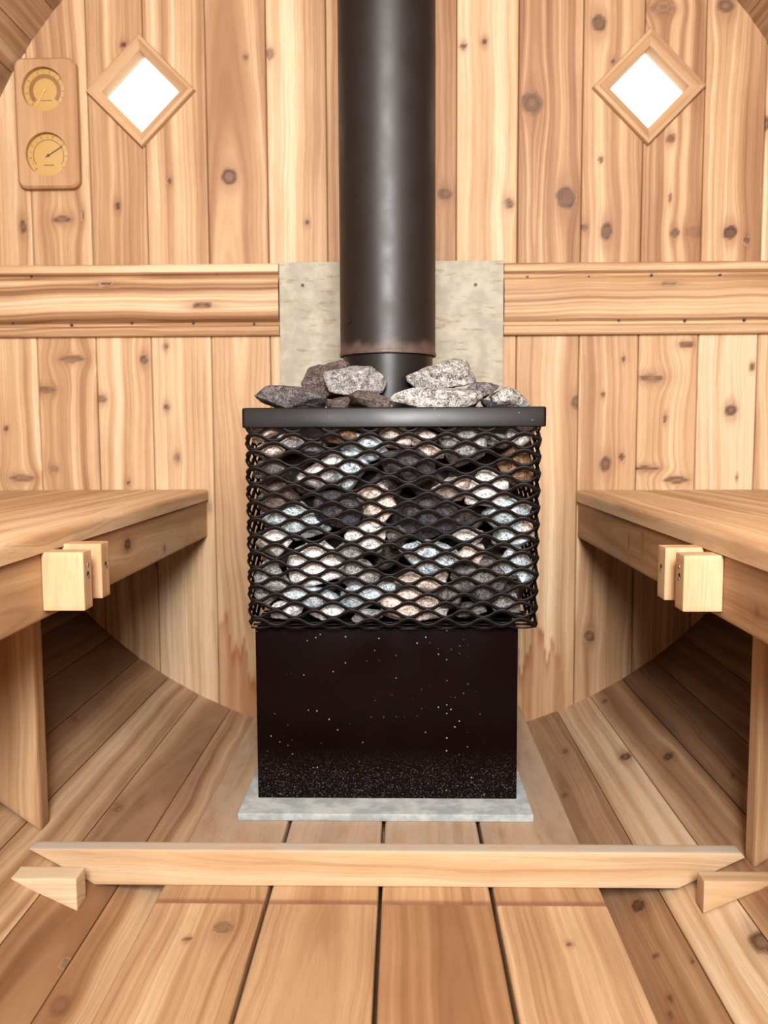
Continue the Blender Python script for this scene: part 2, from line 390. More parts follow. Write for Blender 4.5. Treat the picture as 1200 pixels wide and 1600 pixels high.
def stain_fn(x0):
    rr = random.Random(int(x0*1000))
    ph = [rr.uniform(0, 6) for _ in range(3)]
    def f(u, v):
        h = .13+.05*np.sin((u+x0)*55+ph[0])+.035*np.sin((u+x0)*140+ph[1])+.02*np.sin((u+x0)*330+ph[2])
        return np.clip((h-v)/.012, 0, 1)*np.clip(1-(h-v)/.09, .4, 1)*np.clip((.40-abs(u+x0))/.05, 0, 1)
    return f
def wall_planks(acc, xa, xb, za, zb, g, yface, out=1, du=.0045, dv=.005, th=.028, holes=()):
    """one vertical plank between xa and xb; ends follow the barrel's circle; face at yface looking to -out*y"""
    B = xb-xa-.0012; xm = (xa+xb)/2
    prof = board_profile(B, th, .0035, du)
    prof[:, 0] *= np.where(prof[:, 1] < -.01, (B+.0016)/B, 1.0)             # tongue and groove: closed behind the face gap
    vs = np.arange(za, zb+dv, dv); vs[-1] = zb
    P, F = sweep(prof, vs)
    xx = P[:, 0]*out+xm-X0; lim = np.sqrt(np.maximum((R+.012)**2-xx**2, 1e-6))
    P[:, 1] = np.clip(P[:, 1], ZC-lim, ZC+lim)
    if holes:
        keep = []
        for f in F:
            if len(f) > 4: keep.append(f); continue
            q4 = P[list(f)]; c = q4.mean(0); xl, xh = q4[:, 0].min(), q4[:, 0].max()
            if any(abs(xm+x*out-h[0][0])+abs(c[1]-h[0][1]) < h[2]+.011 for h in holes for x in (xl, (3*xl+xh)/4, c[0], (xl+3*xh)/4, xh)): continue
            keep.append(f)
        F = keep
    acc.add(P, F, g, ((xm, yface, 0), (out, 0, 0), (0, 0, 1), (0, -out, 0)))

acc = Acc()
for i in range(len(seams)-1):
    xa, xb = seams[i], seams[i+1]; xm = (xa+xb)/2; k = i-i0
    kn_up, kn_lo = [], []
    for (px, py, rx, ry, d) in WALL_KNOTS:
        X = at(px, py, 1, YB)
        if xa <= X[0] < xb:
            s = YB/F_PX
            (kn_up if X[2] > Z_JOIN else kn_lo).append((X[0]-xm, X[2], rx*s, ry*s, d))
    seen = -1.0 < xm < 1.0
    wall_planks(acc, xa, xb, Z_JOIN+.001, ZH+.01, Grain(100+i, UP_TONE.get(k, .42), 1, 2.0, kn_up, flat=k in (4, 9)), YB, holes=WIN)
    wall_planks(acc, xa, xb, Z0-.01, Z_JOIN-.001, Grain(200+i, LO_TONE.get(k, .42), 1, 2.0, kn_lo, flat=k in (4,), stain=stain_fn(xm)), YB)
wall_back = struct(link('wall_back', acc.mesh('wall_back'), CEDAR))

# front wall behind the camera with its doorway
acc = Acc()
xs = np.arange(X0-R+.01, X0+R, .128)
for i, xa in enumerate(xs):
    xb = min(xa+.128, X0+R-.005)
    for (p, q) in [(xa, xb)]:
        if q < DOOR_X-DOOR_W/2 or p > DOOR_X+DOOR_W/2: parts = [(p, q, Z0-.01, ZH+.01)]
        else:
            parts = [(p, q, DOOR_Z1, ZH+.01), (p, q, Z0-.01, DOOR_Z0)]
            if p < DOOR_X-DOOR_W/2-.01: parts.append((p, DOOR_X-DOOR_W/2, DOOR_Z0, DOOR_Z1))
            if q > DOOR_X+DOOR_W/2+.01: parts.append((DOOR_X+DOOR_W/2, q, DOOR_Z0, DOOR_Z1))
        for (a, b, za, zb) in parts:
            wall_planks(acc, a, b, za, zb, Grain(300+i, .42), Y_FRONT, -1, .03, .05)
struct(link('wall_front', acc.mesh('wall_front'), CEDAR))

# barrel staves: angle 0 is straight down, positive towards +x
STAVE_KNOTS = [(977, 1182, 10, 1), (1044, 1182, 9, 1), (945, 1095, 6, .8), (883, 1174, 6, .7), (883, 1242, 5, .7), (997, 1415, 10, 1), (1191, 1471, 16, .9),
               (1025, 1494, 3, .9), (184, 1261, 8, .55), (116, 1122, 7, .5), (104, 1505, 8, .62), (94, 1571, 13, .42), (1082, 1500, 3, .8), (1046, 1587, 3, .8),
               (1146, 1212, 4, .6), (1046, 1560, 4, .8)]
knots_cyl = [(at_barrel(a, b), r*1.35/F_PX*(1.0 if b < 1350 else .85), d) for a, b, r, d in STAVE_KNOTS]
edges = [-22.9-4.72*k for k in range(0, 34)] + [22.4+4.85*k for k in range(0, 33)]
edges = sorted(e for e in edges if -181 < e < 181)
lo_e, hi_e = max(e for e in edges if e < 0), min(e for e in edges if e > 0)
edges += list(np.linspace(lo_e, hi_e, 11)[1:-1]); edges = sorted(edges)
edges[-1:] = []; 
while edges[0] < -179: edges = edges[1:]
if edges[-1]-edges[0] < 356: pass
edges.append(edges[0]+360)
STAVE_TONE = {}  # staves under the benches: browner wood, with under-bench shade added to the tone
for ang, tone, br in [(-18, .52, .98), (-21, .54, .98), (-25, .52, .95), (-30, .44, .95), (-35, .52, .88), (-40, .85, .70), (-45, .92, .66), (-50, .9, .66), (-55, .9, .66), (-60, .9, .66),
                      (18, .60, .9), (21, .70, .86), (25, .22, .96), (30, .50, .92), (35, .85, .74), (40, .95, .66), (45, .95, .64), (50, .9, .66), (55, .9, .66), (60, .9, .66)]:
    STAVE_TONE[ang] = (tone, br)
parts = {'floor': Acc(), 'wall_left': Acc(), 'wall_right': Acc(), 'ceiling': Acc()}
for i in range(len(edges)-1):
    a0, a1 = edges[i], edges[i+1]; am = (a0+a1)/2; am_ = (am+180) % 360-180
    th = math.radians(am_); half = math.radians((a1-a0)/2)
    B = 2*R*math.tan(half)-.0006
    fine = 13 < abs(am_) < 48
    prof = board_profile(B, .034, .0016, .004 if fine else .02)
    prof[:, 0] *= np.where(prof[:, 1] < -.01, (R+.034)/R*.999, 1.0)
    if fine: vs = np.concatenate([np.arange(Y_FRONT-.06, .55, .05), np.arange(.55, YB+.06, .006)])
    else: vs = np.arange(Y_FRONT-.06, YB+.09, .04)
    P, F = sweep(prof, vs)
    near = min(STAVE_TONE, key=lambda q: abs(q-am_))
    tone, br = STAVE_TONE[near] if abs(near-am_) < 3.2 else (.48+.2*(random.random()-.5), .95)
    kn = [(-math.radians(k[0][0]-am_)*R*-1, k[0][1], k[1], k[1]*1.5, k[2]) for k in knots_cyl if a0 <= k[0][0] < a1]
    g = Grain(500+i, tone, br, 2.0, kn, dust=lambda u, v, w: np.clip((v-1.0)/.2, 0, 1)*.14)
    n = np.array([-math.sin(th), 0, math.cos(th)])            # towards the axis
    U = np.array([math.cos(th), 0, math.sin(th)])
    o = np.array([X0, 0, ZC]) - n*R
    key = 'floor' if abs(am_) < 50 else ('ceiling' if abs(am_) > 130 else ('wall_left' if am_ < 0 else 'wall_right'))
    # frame must be right handed with faces outward: U x V x W
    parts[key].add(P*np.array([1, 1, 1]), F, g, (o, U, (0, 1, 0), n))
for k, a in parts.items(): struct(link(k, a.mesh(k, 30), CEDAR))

# trim: moulded rail boards left and right of the cement board
def trim(name, xa, xb, z0, z1, seed, knots, nails, tone):
    H = z1-z0; t = .024
    # section across the height (u) with depth w: lip, groove, wide middle, groove, lip
    sec = [(-.5, 0), (-.5, .45), (-.485, .58), (-.46, .68), (-.42, .72), (-.385, .70), (-.365, .50), (-.35, .24), (-.315, .18), (-.30, .30), (-.285, .62), (-.26, .80),
           (-.225, .92), (-.18, .98), (-.1, 1), (0, 1)]
    sec += [(-a, b) for a, b in sec[-2::-1]]
    s2 = []
    for (a, b), (c, d) in zip(sec[:-1], sec[1:]):
        k = max(1, int(abs(c-a)*H/.004))
        s2 += [(a+(c-a)*j/k, b+(d-b)*j/k) for j in range(k)]
    s2.append(sec[-1])
    prof = np.array([(a*H, b*t-t) for a, b in s2])
    vs = np.arange(xa, xb+.006, .006); vs[-1] = xb
    P, F = sweep(prof, vs)
    g = Grain(seed, tone, 1.0, 2.6, [(at(px, py, 1, YB)[2]-(z0+z1)/2, at(px, py, 1, YB)[0], ru, rv, d) for px, py, ru, rv, d in knots], flat=False); g.k = 1.5; g.u0 = .06 if seed == 71 else -.07; g.d0 = -.03
    a = Acc(); a.add(P, F, g, ((0, YB-t, (z0+z1)/2), (0, 0, 1), (1, 0, 0), (0, -1, 0)))
    o = struct(link(name, a.mesh(name, 50), CEDAR))
    for (px, py) in nails:
        X = at(px, py, 1, YB-.009); bm = bmesh.new(); bm_cyl(bm, (X[0], YB-.006, X[2]), (0, -1, 0), .0027, .0055, 12)
        bm_obj('nail', bm, NAIL, o)
XE = math.sqrt((R)**2-(.88-ZC)**2)
trim('trim_1', X0-XE+.012, -.2300, .807, .957, 71, [(172, 447, .006, .012, .9), (320, 480, .007, .02, .85)],
     [(20, 504), (112, 508), (206, 504), (302, 504), (397, 506), (49, 431), (147, 427), (244, 426), (339, 427)], .40)
trim('trim_2', .2450, X0+XE-.012, .804, .953, 72, [(1040, 446, .005, .016, .9)],
     [(824, 433), (920, 433), (1018, 430), (1125, 430), (871, 499), (967, 500), (1070, 501), (1163, 500)], .40)

# windows: mitred diamond frames with deep reveals and glass
for n, (c, do, di) in enumerate(WIN, 1):
    s2 = 1/math.sqrt(2); O, I = do*s2, di*s2
    prof = [(O, -.002), (O, .009), (O-.0015, .0125), (O-.005, .0145), (O-.0085, .0145), (O-.010, .0130), (I+.004, .0075), (I+.001, .006), (I, .004), (I, -.030), (I+.008, -.030), (I+.008, -.002)]
    N = len(prof); a = Acc()
    for k in range(4):
        ang = math.radians(45+90*k); nn = np.array([math.cos(ang), 0, math.sin(ang)]); tt = np.array([-math.sin(ang), 0, math.cos(ang)])
        V = []
        M = 24
        for j in range(M+1):
            q = -1+2*j/M
            for (d, h) in prof: V.append((d, q*d, h))
        F = [(j*N+i, j*N+(i+1) % N, (j+1)*N+(i+1) % N, (j+1)*N+i) for j in range(M) for i in range(N)]
        a.add(np.array(V), F, Grain(600+n*5+k, .40, 1, .8), ((c[0], YB, c[1]), nn, tt, (0, -1, 0)))
    me = a.mesh('window_%d' % n, 30)
    w = struct(bpy.data.objects.new('window_%d' % n, None)); C.objects.link(w); w.location = (c[0], YB, c[1])
    fr = link('window_frame', me, CEDAR, w); fr.matrix_parent_inverse = Matrix.Translation(w.location).inverted()
    bm = bmesh.new(); I2 = di-.0005
    pts = [(c[0], c[1]+I2), (c[0]-I2, c[1]), (c[0], c[1]-I2), (c[0]+I2, c[1])]
    P, F = prism_y(pts, YB+.020, YB+.024); vs = [bm.verts.new(p) for p in P]; [bm.faces.new([vs[i] for i in f]) for f in F]
    pn = bm_obj('window_pane', bm, GLASS, w, 0); pn.matrix_parent_inverse = Matrix.Translation(w.location).inverted()

# ================================================================== DECK
def long_board(name, xa, xb, ya, yb, ztop, th, g, parent=None, r=.004, du=.005, dv=.006, fine_from=.5):
    prof = board_profile(xb-xa, th, r, du)
    vs = np.concatenate([np.arange(ya, max(ya, fine_from)-1e-6, .05), np.arange(max(ya, fine_from), yb, dv), [yb]])
    P, F = sweep(prof, vs); a = Acc()
    a.add(P, F, g, (((xa+xb)/2, 0, ztop), (1, 0, 0), (0, 1, 0), (0, 0, 1)))
    return link(name, a.mesh(name, 30), CEDAR, parent)
def zk(px, py, r, d, xm):
    X = at(px, py, 2, 0.0); return (X[0]-xm, X[1], r, r*1.1, d)
GAP = .0048
front_lab = ['outermost front deck board on the left, with a big round grey knot', 'plain tan front deck board just left of the middle gap',
             'orange-toned front deck board just right of the middle gap', 'outermost front deck board on the right, with yellowish stains']
rear_lab = ['greyish left deck board running from the low rail back beside the stove pad', 'inner left deck board between low rail and stove pad',
            'inner right deck board between low rail and stove pad', 'greyish right deck board running from the low rail back beside the stove pad']
tones = [(.42, 1.03), (.36, 1.0), (.56, 1.06), (.40, 1.03)]
for k in range(4):
    xa, xb = -.29+.145*k, -.29+.145*(k+1); xm = (xa+xb)/2
    kn = {0: [zk(349, 1449, .0125, .55, xm), zk(293, 1468, .004, .8, xm)], 3: [zk(890, 1475, .0038, .8, xm)], 1: [(.02, .70, .002, .004, .3)]}.get(k, [])
    o = long_board('deck_board', xa+GAP/2, xb-GAP/2, Y_FRONT+.03, 1.0275, 0, .034, Grain(30+k, *tones[k], 1.5, kn, flat=k in (1, 2), endgrain=(1.0275,)), dv=.005)
    tag(o, front_lab[k], 'floorboard', 'front deck boards')
    o = long_board('deck_board', xa+GAP/2, xb-GAP/2, 1.0325, YB-.004, 0, .034, Grain(40+k, (.46, .42, .42, .46)[k], .95, 1.3, endgrain=(1.0325,), dust=lambda u, v, w: np.clip((v-1.07)/.05, 0, 1)*.55), dv=.008)
    tag(o, rear_lab[k], 'floorboard', 'rear deck boards')
for y in (.35, 1.30):                                                    # joists that carry the deck on the staves
    xs_ = np.linspace(-.275, .275, 13)
    poly = [(x, barrel_z(x)+.001) for x in xs_]+[(.275, -.0345), (-.275, -.0345)]
    o = wood_solid('deck_joist', *prism_y(poly, y, y+.04), ((0, 1, 0), (1, 0, 0), (0, 0, 1)), Grain(48, .5), bevel=0, res=.04, rv=.05)
    tag(o, 'cross joist under the deck boards', 'joist', 'joists under the deck')

# low rail lying across the deck in front of the stove
zt = .0490
poly = [(-.379, .0004), (.389, .0004), (.474, .0445), (.474, .0455), (.470, zt), (-.464, zt), (-.466, .0505-.001)]
poly = [(-.379, .0004), (.389, .0004), (.4745, .0430), (.4700, zt), (-.4660, zt)]
rail = wood_solid('cross_rail', *prism_y(poly, 1.069, 1.092), ((0, 0, 1), (1, 0, 0), (0, 1, 0)), Grain(52, .14, 1.02, 1.3, flat=True, dust=lambda u, v, w: (u > .0236)*1.0), bevel=.0012, res=.006, rv=.012)
tag(rail, 'long pale wooden rail with mitred ends lying across the deck before the stove', 'rail')
# wedges that hold the rail
P = [(-.468, 1.006, .0425), (-.378, 1.006, .0425), (-.378, 1.006, .0000), (-.468, 1.037, .0425), (-.378, 1.037, .0425), (-.378, 1.037, .0000)]
w = wood_solid('rail_wedge', P, [(0, 2, 1), (3, 4, 5), (0, 1, 4, 3), (1, 2, 5, 4), (2, 0, 3, 5)], ((0, 0, 1), (1, 0, 0), (0, 1, 0)), Grain(53, .10, 1.04, .9), bevel=.0012, res=.006)
tag(w, 'pale triangular wood wedge on the floor staves at the left end of the low rail', 'wedge')
P = [(.4000, 1.008, .0440), (.4935, 1.008, .0440), (.4000, 1.008, .0020), (.4000, 1.033, .0440), (.4935, 1.033, .0440), (.4000, 1.033, .0020)]
w = wood_solid('rail_wedge', P, [(0, 1, 2), (3, 5, 4), (0, 3, 4, 1), (0, 2, 5, 3), (1, 4, 5, 2)], ((0, 0, 1), (1, 0, 0), (0, 1, 0)), Grain(54, .24, 1.02, 1.1), bevel=.0012, res=.006)
tag(w, 'tan wood wedge on the floor staves at the right end of the low rail', 'wedge')

# ================================================================== STOVE
PADX0, PADX1 = -.2255, .2300
bm = bmesh.new(); bm_box(bm, PADX0, PADX1, 1.2600, 1.72, .0003, .0120, .001)
tag(bm_obj('hearth_pad', bm, CEMENT_PAD), 'light grey cement board pad under the stove', 'pad')

stove = thing('sauna_stove', 'black sauna stove with an expanded metal basket full of stones, on a grey pad', 'stove', (.012, 1.45, .0122))
def st(o): o.matrix_parent_inverse = Matrix.Translation(stove.location).inverted(); return o
bm = bmesh.new(); bm_box(bm, -.2030, .2115, 1.3160, 1.66, .0124, .2900, .0015)
st(bm_obj('stove_body', bm, BLACK_BODY, stove))
bm = bmesh.new(); bm_box(bm, -.196, .222, 1.425, 1.60, .2902, .612, .003)
st(bm_obj('firebox', bm, BLACK_CORE, stove))
# rim: a folded band around the top of the basket
CX0, CX1, CY0, CY1 = -.2095, .2420, 1.296, 1.625
def loop(x0, x1, y0, y1, r, z, seg=5):
    out = []
    for cx, cy, a0 in ((x1-r, y0+r, -90), (x1-r, y1-r, 0), (x0+r, y1-r, 90), (x0+r, y0+r, 180)):
        for k in range(seg+1):
            a = math.radians(a0+90*k/seg); out.append((cx+r*math.cos(a), cy+r*math.sin(a), z))
    return out
bm = bmesh.new(); RX0, RX1, RY0, RY1 = -.2120, .2465, 1.2905, 1.631
lv = [(0, .0355, .6055), (0, .0, .6048), (-.0012, 0, .6060), (-.0012, 0, .6325), (-.0, .0, .6345), (.003, 0, .6350), (.007, 0, .6345), (.009, 0, .6325), (.0045, 0, .6300), (.0045, 0, .6055)]
rings = []
for d, _, z in lv[1:]:
    rings.append([bm.verts.new(p) for p in loop(RX0+d, RX1-d, RY0+d, RY1-d, .005, z)])
for a, b in zip(rings, rings[1:]+rings[:1]):
    n = len(a)
    for k in range(n): bm.faces.new((a[k], a[(k+1) % n], b[(k+1) % n], b[k]))
st(bm_obj('basket_rim', bm, BLACK_RIM, stove, 40))
# basket of expanded metal: wavy strands that touch at the nodes
SWD, LWD = .02600, .0588
def perim(s, L):
    """point and outward normal along the basket's path: left side, corner, front, corner, right side"""
    r = .012; d = CY1-CY0; wdt = CX1-CX0; arc = math.pi/2*r; a = d-r
    if s < a: return (CX0, CY1-s), (-1, 0)
    s -= a
    if s < arc:
        t = s/r; return (CX0+r-r*math.cos(t), CY0+r-r*math.sin(t)), (-math.cos(t), -math.sin(t))
    s -= arc; f = wdt-2*r
    if s < f: return (CX0+r+s, CY0), (0, -1)
    s -= f
    if s < arc:
        t = s/r; return (CX1-r+r*math.sin(t), CY0+r-r*math.cos(t)), (math.sin(t), -math.cos(t))
    s -= arc; return (CX1, CY0+r+s), (1, 0)
LEN = 2*(CY1-CY0-.012)+math.pi*.012+(CX1-CX0-.024)
S_NODE = (CY1-CY0-.012)+math.pi/2*.012+(-.1660-(CX0+.012))           # path length at a node column
bmM = bmesh.new()
rr = random.Random(5)
def strand(bm, centre, n_pts, hw=.0036, ht=.0014, lean=.5):
    """centre(i) -> (point, outward normal, slope angle); oblong section ribbon"""
    prev = None
    for i in range(n_pts):
        p, nrm, up = centre(i)
        p, nrm, up = Vector(p), Vector(nrm), Vector(up)
        a = (up+nrm*lean).normalized(); b = (nrm-up*lean).normalized()
        sec = [p+a*hw*ca+b*ht*cb for ca, cb in ((1, .35), (.75, 1), (-.75, 1), (-1, .35), (-1, -.35), (-.75, -1), (.75, -1), (1, -.35))]
        cur = [bm.verts.new(q) for q in sec]
        if prev:
            for k in range(8): bm.faces.new((prev[k], prev[(k+1) % 8], cur[(k+1) % 8], cur[k]))
        else: bm.faces.new(cur)
        prev = cur
    bm.faces.new(prev[::-1])
def wave(q):                                                            # 0 at the peak; flattened peaks, straight flanks
    c = math.cos(q); return math.copysign(abs(c)**.9, c)
Z_TOP = .6025; step = .0033; NP = int(LEN/step)
for i in range(25):
    zc = Z_TOP-SWD/2*i
    if zc < .2975: break
    ph = math.pi*(i % 2)
    def cf(j, zc=zc, ph=ph):
        s = min(LEN, j*step); (x, y), (nx, ny) = perim(s, LEN)
        q = 2*math.pi*(s-S_NODE)/LWD+ph
        dz = wave(q)*(SWD/4-.0012)
        x += .0035*(.6025-zc)/.30*(-1 if x > .1 else .0)
        return (x+nx*.0004*math.sin(q), y+ny*.0004, zc+dz), (nx, ny, 0), (0, 0, 1)
    strand(bmM, cf, NP+1)
# bottom of the basket, the same mesh laid flat
for i in range(10):
    yc = CY0+.004+SWD/2*i; ph = math.pi*(i % 2)
    def cf(j, yc=yc, ph=ph):
        x = CX0+.004+(CX1-CX0-.008)*j/90; q = 2*math.pi*(x+.1660)/LWD+ph
        return (x, yc+wave(q)*(SWD/4-.0012), .2955), (0, 0, -1), (0, 1, 0)
    strand(bmM, cf, 91, .0034, .0013, .3)
st(bm_obj('stone_basket', bmM, BLACK_MESH, stove, 50))
# flue collar
PX, PY, PR = .0068, 1.432, .0790
bm = bmesh.new(); bm_lathe(bm, [(.0, .600), (.0745, .600), (.0745, .720), (.0735, .735), (.070, .735), (.0700, .61), (0, .605)][1:], (PX, PY, 0))
st(bm_obj('flue_collar', bm, COLLAR, stove))
# stovepipe slipped over the collar
pz = .7235
pipe = thing('stovepipe', 'tall dark round stovepipe rising from the stove between the diamond windows', 'pipe', (PX, PY, pz))
bm = bmesh.new()
bm_lathe(bm, [(.0752, .0), (PR+.0010, -.0006), (PR+.0016, .002), (PR+.0012, .004), (PR, .0065)] + [(PR, z) for z in np.linspace(.03, ZH-pz-.012, 12)] + [(.0752, ZH-pz-.012), (.0752, .0)], (0, 0, 0), 96)
bm_obj('pipe_tube', bm, PIPE, pipe, 40)
bm = bmesh.new(); bm_cyl(bm, (-PR*math.cos(math.radians(40))-.0006, -PR*math.sin(math.radians(40)), .052), (-math.cos(math.radians(40)), -math.sin(math.radians(40)), 0), .0035, .0022, 14)
bm_obj('rivet', bm, PIPE, pipe)

# cement board behind the pipe
board = thing('heat_shield', 'upright streaky grey cement board on the back wall behind the stovepipe', 'board', (.008, YB-.001, .55))
bm = bmesh.new(); bm_box(bm, -.2275-.008, .2430-.008, -.0215, -.0210+.008, .0, .4065, .0008)
bm_obj('shield_board', bm, CEMENT, board)
bm = bmesh.new(); bm_box(bm, -.19, .19, -.0128, -.0005, .02, .24); bm_obj('spacer', bm, CEMENT, board)
for px, py in ((473, 446), (743, 445)):
    X = at(px, py, 1, YB-.022); bm = bmesh.new(); bm_cyl(bm, (X[0]-.008, -.0213, X[2]-.55), (0, -1, 0), .0036, .0016, 16); bm_obj('screw', bm, NAIL, board)

# ================================================================== STONES
def rock(seed, w, d, h, sub=4, flat=.8, sharp=15):
    rg = np.random.RandomState(seed)
    bm = bmesh.new(); bmesh.ops.create_icosphere(bm, subdivisions=sub, radius=1)
    me = bpy.data.meshes.new('stone'); bm.to_mesh(me); bm.free()
    co = np.zeros(len(me.vertices)*3); me.vertices.foreach_get('co', co); co = co.reshape(-1, 3)
    n = rg.normal(size=(sharp, 3)); n /= np.linalg.norm(n, axis=1)[:, None]; dd = rg.uniform(.58, .88, sharp)
    ct = co@n.T; lim = np.where(ct > .05, dd/np.maximum(ct, .05), 9)
    k = 55.0; r = -np.log(np.exp(-k*lim).sum(1)+np.exp(-k*1.2))/k
    for f, a in ((2.3, .03), (5.1, .022), (11, .014), (23, .008)):
        A = rg.normal(size=(3, 3))*f*.6; ph = rg.uniform(0, 6, 3)
        r += a*np.prod(np.sin(co@A+ph), axis=1)*1.6
    q = co*r[:, None]; mx, mn = q.max(0), q.min(0)
    q = (q-(mx+mn)/2)/(mx-mn)*np.array([w, d, h])
    me.vertices.foreach_set('co', q.ravel()); finish(me, 0)
    me.polygons.foreach_set('use_smooth', np.ones(len(me.polygons), bool))
    return me
# stones heaped above the rim: centre px, size px, distance, tone, tilt, label
TOP = [
 (455, 622, 112, 34, 1.345, .075, 'dark', -6, 'long low dark grey stone resting on the left end of the stove rim'),
 (512, 593, 78, 50, 1.375, .06, 'umber', 4, 'brownish grey block of stone tucked behind the pale block left of the pipe'),
 (555, 594, 98, 42, 1.332, .055, 'grey', 3, 'pale grey flat-faced block of stone lying highest left of the pipe'),
 (529, 629, 42, 22, 1.325, .05, 'umber', 0, 'small dark brown stone wedged under the pale block of stone'),
 (578, 625, 76, 28, 1.318, .05, 'umber', -8, 'dark brown-grey stone on the rim just left of the collar'),
 (680, 623, 144, 35, 1.322, .055, 'light', 2, 'wide light grey stone on the rim right of the pipe'),
 (690, 584, 108, 48, 1.345, .07, 'light', -3, 'big mottled stone heaped highest right of the pipe'),
 (748, 610, 62, 26, 1.338, .05, 'dark', 28, 'slim dark slab of stone leaning right of the mottled stone'),
 (798, 623, 62, 36, 1.33, .055, 'light', 6, 'light grey rounded stone at the right end of the rim'),
 (764, 632, 26, 16, 1.312, .03, 'black', 0, 'tiny black stone on the rim before the leaning slab'),
 (735, 627, 30, 24, 1.345, .04, 'umber', 20, 'small dark stone under the leaning slab'),
]
for k, (px, py, w, h, y, d, tone, tilt, lab) in enumerate(TOP):
    X = at(px, py, 1, y); s = y/F_PX*1.02; t = math.radians(tilt)
    wd, hg = w*s, h*s*1.12
    me = rock(900+k, wd, d, hg, 5, sharp=12 if tone == 'grey' else 16)
    o = link('sauna_stone', me, STONE[tone]); o.location = (X[0], y, X[2]-.03*hg); o.rotation_euler = (0, -t, 0)
    tag(o, lab, 'stone', 'stones heaped above the stove rim')
# stones pressed against the mesh, read from the photo: centre and size in the enlarged crop (2.308 px per px, origin 360,540)
CAGE = [
 (122, 318, 96, 62, 'pink', 'pinkish brown stone in the top left corner of the basket'),
 (212, 342, 100, 58, 'white', 'white stone with a dark crack near the top left corner of the basket'),
 (140, 378, 108, 62, 'pink', 'pale pink stone at left edge of the basket, under the corner stone'),
 (298, 368, 96, 60, 'dark', 'dark grey stone in the top row of the basket, right of the white cracked one'),
 (402, 322, 122, 60, 'brown', 'brown stone in the top row of the basket, left of centre'),
 (478, 368, 170, 96, 'blue', 'large pale blue-grey stone near the top of the basket, left of centre'),
 (438, 452, 130, 130, 'blue', 'speckled pale blue stone under the large top one'),
 (325, 462, 170, 112, 'white', 'broad white speckled stone in the upper left of the basket'),
 (592, 330, 120, 76, 'pink', 'pinkish stone in the middle of the top row of the basket'),
 (700, 332, 110, 60, 'pink', 'brown and white stone in the top row, right of the middle'),
 (722, 380, 100, 50, 'pink', 'small pinkish stone in the second row, right of the middle'),
 (838, 362, 164, 140, 'grey', 'large smooth grey stone in the upper right of the basket'),
 (962, 340, 92, 60, 'grey', 'grey stone in the top row, right of the large smooth grey one'),
 (1070, 326, 96, 70, 'white', 'white stone in the top right corner of the basket'),
 (1042, 432, 126, 132, 'brown', 'big brown stone at the right edge of the basket, upper half'),
 (925, 512, 160, 140, 'white', 'big cream-white stone in the upper right of the basket, left of the brown one'),
 (642, 440, 196, 130, 'black', 'big charcoal stone in the upper middle of the basket'),
 (800, 520, 140, 80, 'pink', 'pinkish grey stone right of the big charcoal one'),
 (525, 576, 140, 146, 'pink', 'pinkish white upright stone in the middle of the basket'),
 (172, 550, 150, 104, 'umber', 'grey-brown stone at the left edge, mid height of the basket'),
 (146, 450, 140, 66, 'dark', 'dark grey stone at the left edge, in the upper half of the basket'),
 (392, 590, 176, 124, 'black', 'black stone left of the pinkish upright stone'),
 (718, 620, 216, 152, 'black', 'largest charcoal stone, just right of the middle of the basket'),
 (1000, 612, 170, 124, 'blue', 'pale bluish stone right of the middle, against the right half of the mesh'),
 (232, 636, 250, 132, 'blue', 'largest pale blue-white stone in the left half of the basket'),
 (138, 712, 140, 96, 'white', 'white speckled stone at the left edge, just below mid height'),
 (488, 690, 146, 116, 'white', 'grey-white stone below the pinkish upright stone'),
 (592, 692, 106, 80, 'dark', 'dark stone between the grey-white one and the largest charcoal stone'),
 (860, 690, 116, 66, 'white', 'white stone low right of the largest charcoal stone'),
 (1018, 692, 140, 70, 'blue', 'pale blue stone in the right part of the basket, mid height'),
 (1068, 662, 60, 60, 'pink', 'small pinkish stone at the right edge, mid height'),
 (302, 786, 206, 142, 'white', 'brightest white stone in the lower left of the basket'),
 (424, 742, 116, 70, 'grey', 'grey stone right of the brightest white one'),
 (716, 766, 216, 116, 'blue', 'wide pale stone below the largest charcoal one'),
 (868, 752, 96, 70, 'pink', 'brownish white stone right of the wide pale stone'),
 (1036, 778, 134, 128, 'blue', 'pale blue stone at the right edge, lower half of the basket'),
 (898, 850, 196, 160, 'dark', 'large dark grey stone in the lower right of the basket'),
 (128, 838, 130, 118, 'grey', 'grey stone at the left edge, lower part of the basket'),
 (462, 828, 152, 116, 'grey', 'grey stone in the lower middle, right of the brightest white one'),
 (690, 850, 190, 84, 'pink', 'pale pinkish flat stone under the wide pale stone'),
 (292, 906, 246, 74, 'blue', 'long grey-blue stone near the bottom left of the basket'),
 (498, 908, 196, 104, 'blue', 'blue-grey stone in the bottom middle of the basket'),
 (650, 934, 214, 112, 'pink', 'pale pinkish stone in the bottom row, right of the middle'),
 (792, 904, 96, 96, 'dark', 'dark bluish stone in the bottom row beside the large dark grey one'),
 (992, 932, 104, 70, 'grey', 'grey stone in the bottom row, at the right'),
 (206, 952, 126, 60, 'white', 'pale stone in the bottom row, second from the left'),
 (110, 908, 86, 70, 'grey', 'grey stone in the bottom left corner of the basket'),
 (346, 958, 126, 50, 'white', 'whitish flat stone lying on the basket floor, left half'),
 (502, 970, 130, 46, 'grey', 'grey-blue flat stone lying on the basket floor, in the middle'),
 (732, 968, 130, 46, 'white', 'whitish flat stone lying on the basket floor, right half'),
 (866, 956, 112, 50, 'dark', 'dark stone lying on the basket floor, right half'),
 (1062, 842, 66, 70, 'blue', 'small grey-blue stone at the right edge near the bottom'),
]
rs = random.Random(11)
